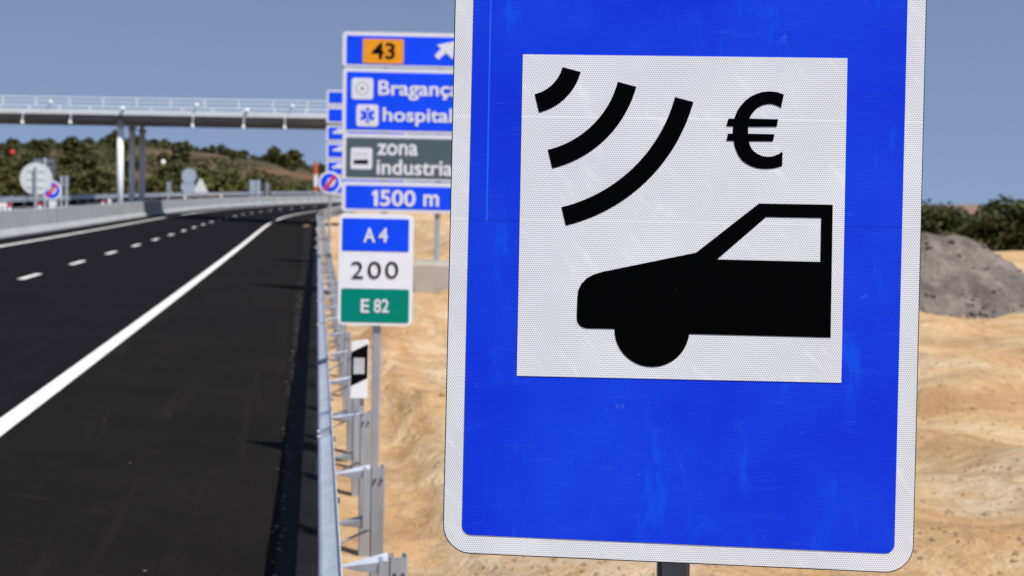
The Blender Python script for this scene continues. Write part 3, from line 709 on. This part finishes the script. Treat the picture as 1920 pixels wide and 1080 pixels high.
# --- round end-of-motorway-toll signs
def round_sign(px, py, Y, rpx, lab, zground=None, tilt=0):
    c = at(px, py, Y); r = rpx * Y / F; zg = ground_z(c.x, Y) if zground is None else zground
    t = thing('round_sign', lab, 'road sign', (c.x, Y, zg), tilt, 'blue round signs with a red slash'); h = c.z - zg
    P = MB().plate(disc(0, h, r), 0, .03).build('disc', M['plate_back'], t)
    MB().plate(disc(0, h, r * .99), -.004, -.001).build('white_rim', M['white'], P)
    MB().plate(disc(0, h, r * .82), -.009, -.005).build('blue_face', M['blue'], P)
    w = r * .42; MB().plate([(-w * .95, h - w * .7), (w * .55, h - w * .9), (w * 1.35, h + w * .3), (w * .75, h + w * 1.05), (-w * .3, h + w * .9)], -.013, -.0095).build('white_symbol', M['letter'], P)
    d = Vector((.60, .80)); e = Vector((-d.y, d.x)); pts = [Vector((0, h)) + d * a * r * .80 + e * b * r * .155 for a, b in ((-1, -1), (1, -1), (1, 1), (-1, 1))]
    MB().plate([tuple(v) for v in pts], -.018, -.0135).build('red_slash', M['red'], P)
    MB().tube((0, .06, -.3), (0, .06, h + r * .5), .038, n=10).build('post', M['galv_dull'], t)
    return t
round_sign(618.5, 342.5, 46.5, 21.3, 'blue round sign with a red slash beside the guardrail in front of the tariff panels')
c = at(97, 357, 71); round_sign(97, 357, 71, 18.5, 'blue round sign with a red slash above the concrete barrier at far left', zroad(71, -12))

# ------------------------------------------------------------------ guardrail along the shoulder
WB = [(.078, .155), (.081, .149), (.066, .128), (.020, .112), (.0, .097), (.0, .058), (.020, .043), (.068, .024), (.078, .0), (.068, -.024), (.020, -.043), (.0, -.058), (.0, -.097), (.020, -.112), (.066, -.128), (.081, -.149), (.078, -.155)]
def wprofile(th=.004, k=0.0):
    prof = [(a + k, b) for a, b in WB]; back = [(a + th + k, b) for a, b in WB]
    return prof + back[::-1]
def extrude_rail(mb, s_list, fu, fz, prof, m=0):
    n_ = len(prof); vs = []; fs = []
    for s in s_list:
        for du, dz in prof:
            q = rp(s, fu(s) + du); q.z = fz(s) + dz; vs.append(q)
    for a in range(len(s_list) - 1):
        for b in range(n_): fs.append((a * n_ + b, (a + 1) * n_ + b, (a + 1) * n_ + (b + 1) % n_, a * n_ + (b + 1) % n_))
    fs.append(tuple(range(n_))); e = (len(s_list) - 1) * n_; fs.append(tuple(range(e + n_ - 1, e - 1, -1)))
    return mb.add(vs, fs, m)
RAILZ = 0.595
def z_rail(s): return rp(s, -.1).z + .085 + RAILZ + .004 * math.sin(s * 1.57)
G = thing('guardrail', 'long galvanised W beam guardrail on posts along the right edge of the shoulder', 'guardrail', rp(5, .2))
def child(mb, name, mat, parent, smooth=False):
    o = mb.build(name, mat, None, None, smooth); o.parent = parent; o.matrix_parent_inverse = parent.matrix_world.inverted(); return o
bpy.context.view_layer.update()
S_END = 172; s_fine = list(np.arange(-2, 60, .5)) + list(np.arange(60, S_END + .1, 2.0))
mb = MB(); extrude_rail(mb, s_fine, u_rail, z_rail, wprofile()); o = child(mb, 'rail_beam', M['galv'], G, True)
me = o.data
GI = G.matrix_world.inverted()
sp = 1.985; s0_ = 5.70; k = -1
def post_meshes(s):
    ur = u_rail(s); zg = ground_z(*rp(s, ur + .3).xy); zt = z_rail(s) + .155
    p = rp(s, ur + .300); ph = cen(s)[3]; c_, s_ = math.cos(ph), math.sin(ph)
    def W_(u, a, z): return Vector((p.x + u * c_ + a * s_, p.y - u * s_ + a * c_, z))
    # C section post, web facing traffic, lips on the far side
    sec = [(-.03, 0), (.03, 0), (.034, .004), (.034, .085), (.016, .085), (.016, .080), (.029, .080), (.029, .005), (-.029, .005), (-.029, .080), (-.016, .080), (-.016, .085), (-.034, .085), (-.034, .004)]
    pm = MB(); n_ = len(sec); vs = [W_(u, a, z) for z in (zg - .25, zt) for u, a in sec]
    pm.add(vs, [(i, (i + 1) % n_, n_ + (i + 1) % n_, n_ + i) for i in range(n_)] + [tuple(range(n_, 2 * n_))])
    # rounded bright cap edge
    # bracket: vertical plate by the post, tapering top and bottom arms to the rail
    bm_ = MB(); zm = z_rail(s)
    def arm(z, dz, m, th=.004):
        a = [W_(-.212, .02, z - .035), W_(-.212, .05, z - .035), W_(-.040, .095, z + .0), W_(-.040, -.035, z + .0)]
        b = [v + Vector((0, 0, th)) for v in a]
        bm_.add(a + b, [(3, 2, 1, 0), (4, 5, 6, 7), (0, 1, 5, 4), (1, 2, 6, 5), (2, 3, 7, 6), (3, 0, 4, 7)], m)
        f = [W_(-.212, .02, z - .035), W_(-.040, -.035, z), W_(-.040, -.035, z + dz), W_(-.16, .006, z - .027 + dz * .35)]
        g = [v + Vector((s_ * .004, c_ * .004, 0)) for v in f]
        bm_.add(f + g, [(0, 1, 2, 3), (7, 6, 5, 4), (0, 4, 5, 1), (1, 5, 6, 2), (2, 6, 7, 3), (3, 7, 4, 0)])
    arm(zm + .150, -.05, 1); arm(zm - .105, -.045, 0)  # top arm gets the paler steel, sunlight painted into its colour
    q = [W_(-.075, -.035, zm - .16), W_(-.038, -.035, zm - .16), W_(-.038, -.035, zm + .15), W_(-.075, -.035, zm + .15)]
    q2 = [v + Vector((s_ * .08, c_ * .08, 0)) for v in q]
    bm_.add(q + q2, [(0, 1, 2, 3), (7, 6, 5, 4), (0, 4, 5, 1), (1, 5, 6, 2), (2, 6, 7, 3), (3, 7, 4, 0)])
    st = MB(); st.tube(W_(-.215, .03, zm - .25), W_(-.036, .03, zm - .17), .007, n=6)
    bo = [MB().tube(W_(k, -.002, zm + .09), W_(k, -.014, zm + .09), .008, n=6) for k in (-.016, .016)]
    bo.append(MB().tube(W_(-.190, .03, zm - .02), W_(-.212, .03, zm - .02), .016, n=8))
    return pm, bm_, st, bo
k = -1; s = s0_ - 2 * sp
while s < S_END - 1 and k < 96:
    pm, bm_, st, bo = post_meshes(s)
    P = child(pm, 'post', M['post_galv'], G)
    if s < 60:
        B = bm_.build('bracket', [M['post_galv'], M['sunlit_galv']], P)
        if s < 40:
            st.build('strut', M['galv_dull'], P)
            for q in bo: q.build('bolt', M['post_dark'], P)
    else:
        B = bm_.build('bracket', [M['post_galv'], M['sunlit_galv']], P)
    s += sp; k += 1
s = 8.9
while s < 60:
    q = MB(); extrude_rail(q, [s, s + .16, s + .32], u_rail, z_rail, wprofile(.002, -.0035))
    for a in (.06, .26):
        for dz in (-.105, .078, -.078, .105):
            p0 = rp(s + a, u_rail(s) - .002 + .004); p0.z = z_rail(s) + dz; q.ball(p0, .013, 8)
    child(q, 'splice_plate', M['galv_dull'], G, True); s += 3.97

# delineator bracketed to the third post
Y = 9.6; p = at(674, 746, Y)
t = thing('delineator', 'white delineator with a slanted black band and square reflector on a guardrail post', 'delineator', (p.x, Y, p.z)); yL = 0
pts = [lp(657.6, 746.5), lp(688.2, 746.5), lp(690.6, 643), lp(688.5, 638.5), lp(682, 638.2), lp(659.3, 641.5)]
B = MB().plate(pts, 0, .05).build('body', M['plastic'], t)
MB().plate([lp(658.6, 660), lp(690.5, 645), lp(689, 709), lp(657.5, 724)], -.002, -.0005).build('black_band', M['ink'], B)
MB().plate([lp(663.3, 671), lp(683.8, 671), lp(683.2, 701), lp(662.8, 701)], -.006, -.0025).build('reflector', plain('reflector_grey', (0.55, 0.55, 0.57), 0.3), B)
zb_ = lp(674, 772)[1]
MB().box((0.012, .03, zb_ / 2 + .02), (.028, .012, -zb_ + .08)).build('bracket', M['galv_dull'], t)

# ------------------------------------------------------------------ concrete barrier along the left edge
prof = [(-.30, 0), (.30, 0), (.30, .08), (.13, .33), (.085, 1.04), (.075, 1.06), (-.075, 1.06), (-.085, 1.04), (-.13, .33), (-.30, .08)]
mb = MB(); L = 5.94; n_ = len(prof)
vs = [(a, y, b) for y in (0, L / 2, L) for a, b in prof]
mb.add(vs, [(j * n_ + i, j * n_ + (i + 1) % n_, (j + 1) * n_ + (i + 1) % n_, (j + 1) * n_ + i)[::-1] for j in range(2) for i in range(n_)] + [tuple(range(n_)), tuple(range(3 * n_ - 1, 2 * n_ - 1, -1))])
proto = mb.build('barrier_segment', M['conc']); s = 20.0; first = True
U_B = -11.80
while s < 330:
    a = rp(s, U_B); b = rp(s + 6, U_B); o = proto if first else proto.copy()
    if not first: COL.objects.link(o)
    first = False
    d = b - a; o.location = a - Vector((0, 0, .03)); o.rotation_euler = (math.asin(d.z / d.length), 0, -math.atan2(d.x, d.y))
    tag(o, 'pale grey concrete barrier segment along the far left edge of the carriageway', 'barrier', 'concrete barrier segments of the median'); s += 6
# reflectors on top of the barrier
refl = [(3, 398, 44 / .7, 'white reflector nearest the left picture edge on the barrier', 0), (10, 400, 62, 'twin white reflector beside the leftmost one on the barrier', 0), (21, 404, 61, 'red and white reflector on the barrier at far left', 1), (71, 383, 72, 'red reflector post under the big pale round sign back', 1),
        (94, 386, 74, 'white reflector below the left blue sign with a red slash', 0), (101, 396, 71, 'low white reflector right below the left blue slashed sign', 0), (191, 384, 95, 'red reflector on the barrier left of the overpass columns', 1), (205, 378, 98, 'white reflector on the barrier just left of the overpass columns', 0),
        (283, 379, 118, 'white reflector on the barrier just right of the overpass columns', 0), (347, 372, 140, 'white reflector below the pair of bluish round sign backs', 0), (413, 370, 160, 'white reflector on the barrier right of the triangular sign back', 0)]
for px, py, s, lab, redk in refl:
    q = at(px, py, cen(s)[1]); best = min(np.arange(20, 330, 1.0), key=lambda v: abs((rp(v, U_B).x / rp(v, U_B).y) - (q.x / q.y)))
    b = rp(best, U_B, 1.03)
    t = thing('barrier_reflector', lab, 'reflector', b, 0, 'reflectors on the concrete barrier')
    MB().box((0, 0, .06), (.14, .05, .12), 0, 0, .02).build('bracket', M['plastic'], t)
    MB().plate(disc(0, .20, .075 if redk else .11, 18), -.03, .03).build('reflector', M['red'] if redk else M['plastic'], t)

# ------------------------------------------------------------------ guardrail of the other carriageway
G2 = thing('guardrail', 'far galvanised guardrail of the opposite carriageway seen above the concrete barrier', 'guardrail', rp(60, -17)); bpy.context.view_layer.update()
z2 = lambda s: rp(s, -13).z + .58 + .62
mb = MB(); extrude_rail(mb, list(np.arange(20, 330, 4.0)), lambda s: -17.0, z2, wprofile()); child(mb, 'rail_beam', M['galv'], G2, True)
for k in range(76):
    s = 24 + 4 * k; b = rp(s, -17.12); b.z = z2(s)
    child(MB().box((b.x, b.y, b.z - .25), (.1, .06, .9)), 'post', M['galv_dull'], G2)

# ------------------------------------------------------------------ signs standing in the median, seen from behind
def back_round(px, py, Y, rpx, lab, mat, zg, n_post=1):
    c = at(px, py, Y); r = rpx * Y / F
    t = thing('round_sign', lab, 'road sign', (c.x, Y, zg)); h = c.z - zg
    MB().plate(disc(0, h, r), 0, .03).build('disc', mat, t)
    MB().tube((0, -.07, -.3), (0, -.07, h + r * .72), .075, n=10).build('post', M['galv_dull'], t)
    m_ = MB()
    for k in (-.5, 0, .5): m_.box((0, -.012, h + k * r), (r * 1.1, .02, .05))
    m_.build('stiffener', M['sign_back'], t)
    return t
zm = lambda Y: zroad(Y, -12.5) - .05
back_round(67.5, 335, 68, 30.2, 'large pale round sign back on a dark post at far left', M['sign_back'], zm(68))
c1 = at(354.5, 330, 140); c2 = at(352.5, 350.5, 140); r = 14 * 140 / F; zg = zm(140)
t = thing('double_round_sign', 'pair of bluish grey round sign backs one above the other', 'road sign', (c1.x, 140, zg))
MB().plate(disc(0, c1.z - zg, r), 0, .03).build('disc', M['sign_back_blue'], t); MB().plate(disc(c2.x - c1.x, c2.z - zg, r * .95), .032, .06).build('disc', M['sign_back_blue'], t)
MB().tube((0, .08, -.3), (0, .08, c1.z - zg + r * .5), .05, n=10).build('post', M['galv_dull'], t)
c = at(376, 361, 146); w = 13.5 * 146 / F; h = 26 * 146 / F; zg = zm(146)
t = thing('triangle_sign', 'pale triangular sign back right of the two round sign backs', 'road sign', (c.x, 146, zg)); b = c.z - zg
MB().plate([(-w, b + .1), (-w * .85, b), (w * .85, b), (w, b + .1), (w * .15, b + h), (-w * .15, b + h)], 0, .03).build('board', M['sign_back'], t)
MB().tube((0, .08, -.3), (0, .08, b + h * .6), .05, n=10).build('post', M['galv_dull'], t)
def panel_back(px0, py0, px1, py1, Y, lab, mat, posts, zg, rz=0):
    a = at(px0, py0, Y); b = at(px1, py1, Y); cx_ = (a.x + b.x) / 2; w = b.x - a.x
    t = thing('panel_sign', lab, 'road sign', (cx_, Y, zg), rz)
    MB().plate(rrect(-w / 2, b.z - zg, w / 2, a.z - zg, .06), 0, .05).build('board', mat, t)
    m_ = MB()
    for k in range(4):
        z = b.z - zg + (a.z - b.z) * (k + .5) / 4; m_.box((0, -.02, z), (w * .96, .03, .06))
    m_.build('stiffener', M['galv_dull'], t)
    for x in posts: MB().tube((x * w / 2, -.09, -.4), (x * w / 2, -.09, a.z - zg + .02), .06, n=10).build('post', M['galv'], t)
    return t
panel_back(62, 296, 103, 344, 92, 'dark blue grey rectangular sign back behind the large pale round sign', M['sign_back_dark'], (.12,), zm(92) + .5)
panel_back(111, 330, 130, 350, 98, 'small grey rectangular sign back right of the left blue slashed sign', M['sign_back_dark'], (-.5, .5), zm(98) + .5)
panel_back(467, 338, 488, 366, 178, 'bluish grey rectangular sign back standing alone above the far barrier', M['sign_back_blue'], (-.6, .6), zm(178))
panel_back(494, 342, 508, 364, 186, 'dull brownish sign back close right of the bluish rectangular one', plain('brown_sign_back', (.10, .08, .08), .6), (0,), zm(186))
panel_back(311, 341, 322, 364, 128, 'narrow pale sign board left of the two bluish round sign backs', M['sign_back_blue'], (0,), zm(128), rad(-40))
# banded pole
c = at(591, 362, 250); top = at(591, 304.5, 250); zg = c.z - 1.6; n_ = 3
t = thing('banded_pole', 'orange and white banded pole rising beyond the barrier left of the slashed sign', 'pole', (c.x, 250, zg)); h = top.z - zg
zs = [0, 1.6 + 1.1, 1.6 + 3.0, h]
for i in range(3): MB().tube((0, 0, zs[i]), (0, 0, zs[i + 1]), .33, n=14).build('band', M['pole_orange'] if i != 1 else M['plastic'], t)
MB().tube((0, 0, h), (0, 0, h + .06), .36, .3, n=14).build('cap', M['pole_orange'], t)

# ------------------------------------------------------------------ overpass
YB = 106.0; BW = 10.4
zf = 7.50; zs_ = 7.12
t = thing('overpass', 'long road overpass with pale parapet and railing above dark girders crossing the motorway', 'bridge', (-25, YB, 0), rad(-4.6)); XL, XR = -45.0, 31.0
def dk(mb, x0, x1, y0, y1, z0, z1, m=0): return mb.box(((x0 + x1) / 2, (y0 + y1) / 2, (z0 + z1) / 2), (x1 - x0, y1 - y0, z1 - z0), m)
dk(MB(), XL, XR, .0, BW, zf + .02, zf + .28).build('deck', M['conc_deck'], t)
for y in (-.14, BW + .02): dk(MB(), XL, XR, y, y + .12, zf - .03, zf + .33).build('parapet', M['conc_deck'], t)
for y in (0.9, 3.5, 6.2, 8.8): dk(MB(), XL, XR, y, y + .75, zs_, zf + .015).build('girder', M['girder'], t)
for y in (-.08, BW + .08):
    mb = MB()
    for z in (zf + .56, zf + .84, zf + 1.12): mb.tube((XL, y, z), (XR, y, z),     .045, n=8)
    x = XL + .5
    while x < XR: mb.box((x, y, zf + .81), (.11, .06, .70)); x += 2.4
    mb.build('railing', M['railing'], t)
for px, py, Yc in ((228.5, 238, 0.7), (250, 245, 5.0), (268.5, 252, 9.3)):
    q = at(px, py, YB + Yc + 0.5); x = (q.x + 25) * math.cos(rad(-4.6)) + (q.y - YB) * math.sin(rad(-4.6)); zb_ = -.6; hid = Yc in (3.6, 8.8)
    zt_ = zs_ - .25
    C_ = MB().tube((x, Yc, zb_), (x, Yc, zt_ - .25), (.22 if not hid else .13), n=20).build('column', M['column'], t, smooth=True)
    MB().tube((x, Yc, zt_ - .25), (x, Yc, zt_), .23 if not hid else .14, .36 if not hid else .2, n=20).build('column_head', M['conc'], C_)
    MB().box((x, Yc, (zt_ + zs_) / 2), (.25, .25, zs_ - zt_ - .004)).build('bearing', M['conc'], C_)
for x0, x1 in ((XR - 1.2, XR), (0, 0),):
    if x1 - x0 > .5: dk(MB(), x0, x1, .2, BW - .2, -.5, zs_ - .004).build('abutment', M['conc'], t)
for px, py in ((35, 228), (128, 228.5), (363, 236.5), (460, 238.5), (538, 240)):
    q = at(px, py, YB - .35); x = q.x + 25
    f = MB(); f.tube((x, -.35, q.z - .10), (x, -.35, q.z + .05), .12, .12, n=14).tube((x, -.35, q.z + .05), (x, -.35, q.z + .14), .12, .03, n=14).tube((x, -.35, q.z + .14), (x, -.13, zf + .1), .025, n=6); f.build('deck_lamp', M['plastic'], t)
for px, py in ((89, 190), (466, 208), (370, 198), (552, 200), (229, 203)):
    q = at(px, py, YB - .3); x = q.x + 25
    MB().ball((x, -.22, q.z), .14).build('marker_light', M['plastic'], t)

# ------------------------------------------------------------------ added cable, its balls stand in for blurred light spots
Yw = 210.0; cA = at(-260, 262, Yw); cB = at(760, 322, Yw)
t = thing('added_cable', 'thin added cable with a red and a white ball standing in for blurred light spots', 'cable', (cA.x, Yw, 0))
def cat(px):
    k = (px + 260) / 1020.0; z = np.interp(px, [-260, 23, 306, 760], [278, 285, 304, 322]); return at(px, float(z), Yw)
mb = MB(); P_ = [cat(px) for px in range(-260, 761, 60)]
for a, b in zip(P_, P_[1:]): mb.tube(a - t.location, b - t.location, .012, n=5)
mb.build('wire', M['wire'], t)
for px, py, m_, lab in ((23, 285, M['red'], 'red'), (306, 304, M['plastic'], 'white')):
    q = cat(px); o = MB().ball(q - t.location, .33, 14).build('light_spot_ball', m_, t, smooth=True); o['label'] = lab + ' ball standing in for a blurred light spot'
for q in (cA, cB):
    zg = -1.5; MB().tube(Vector((q.x, Yw, zg)) - t.location, q - t.location + Vector((0, 0, .3)), .14, .09, n=8).build('pole', M['bark'], t)  # unseen poles added to hold the cable
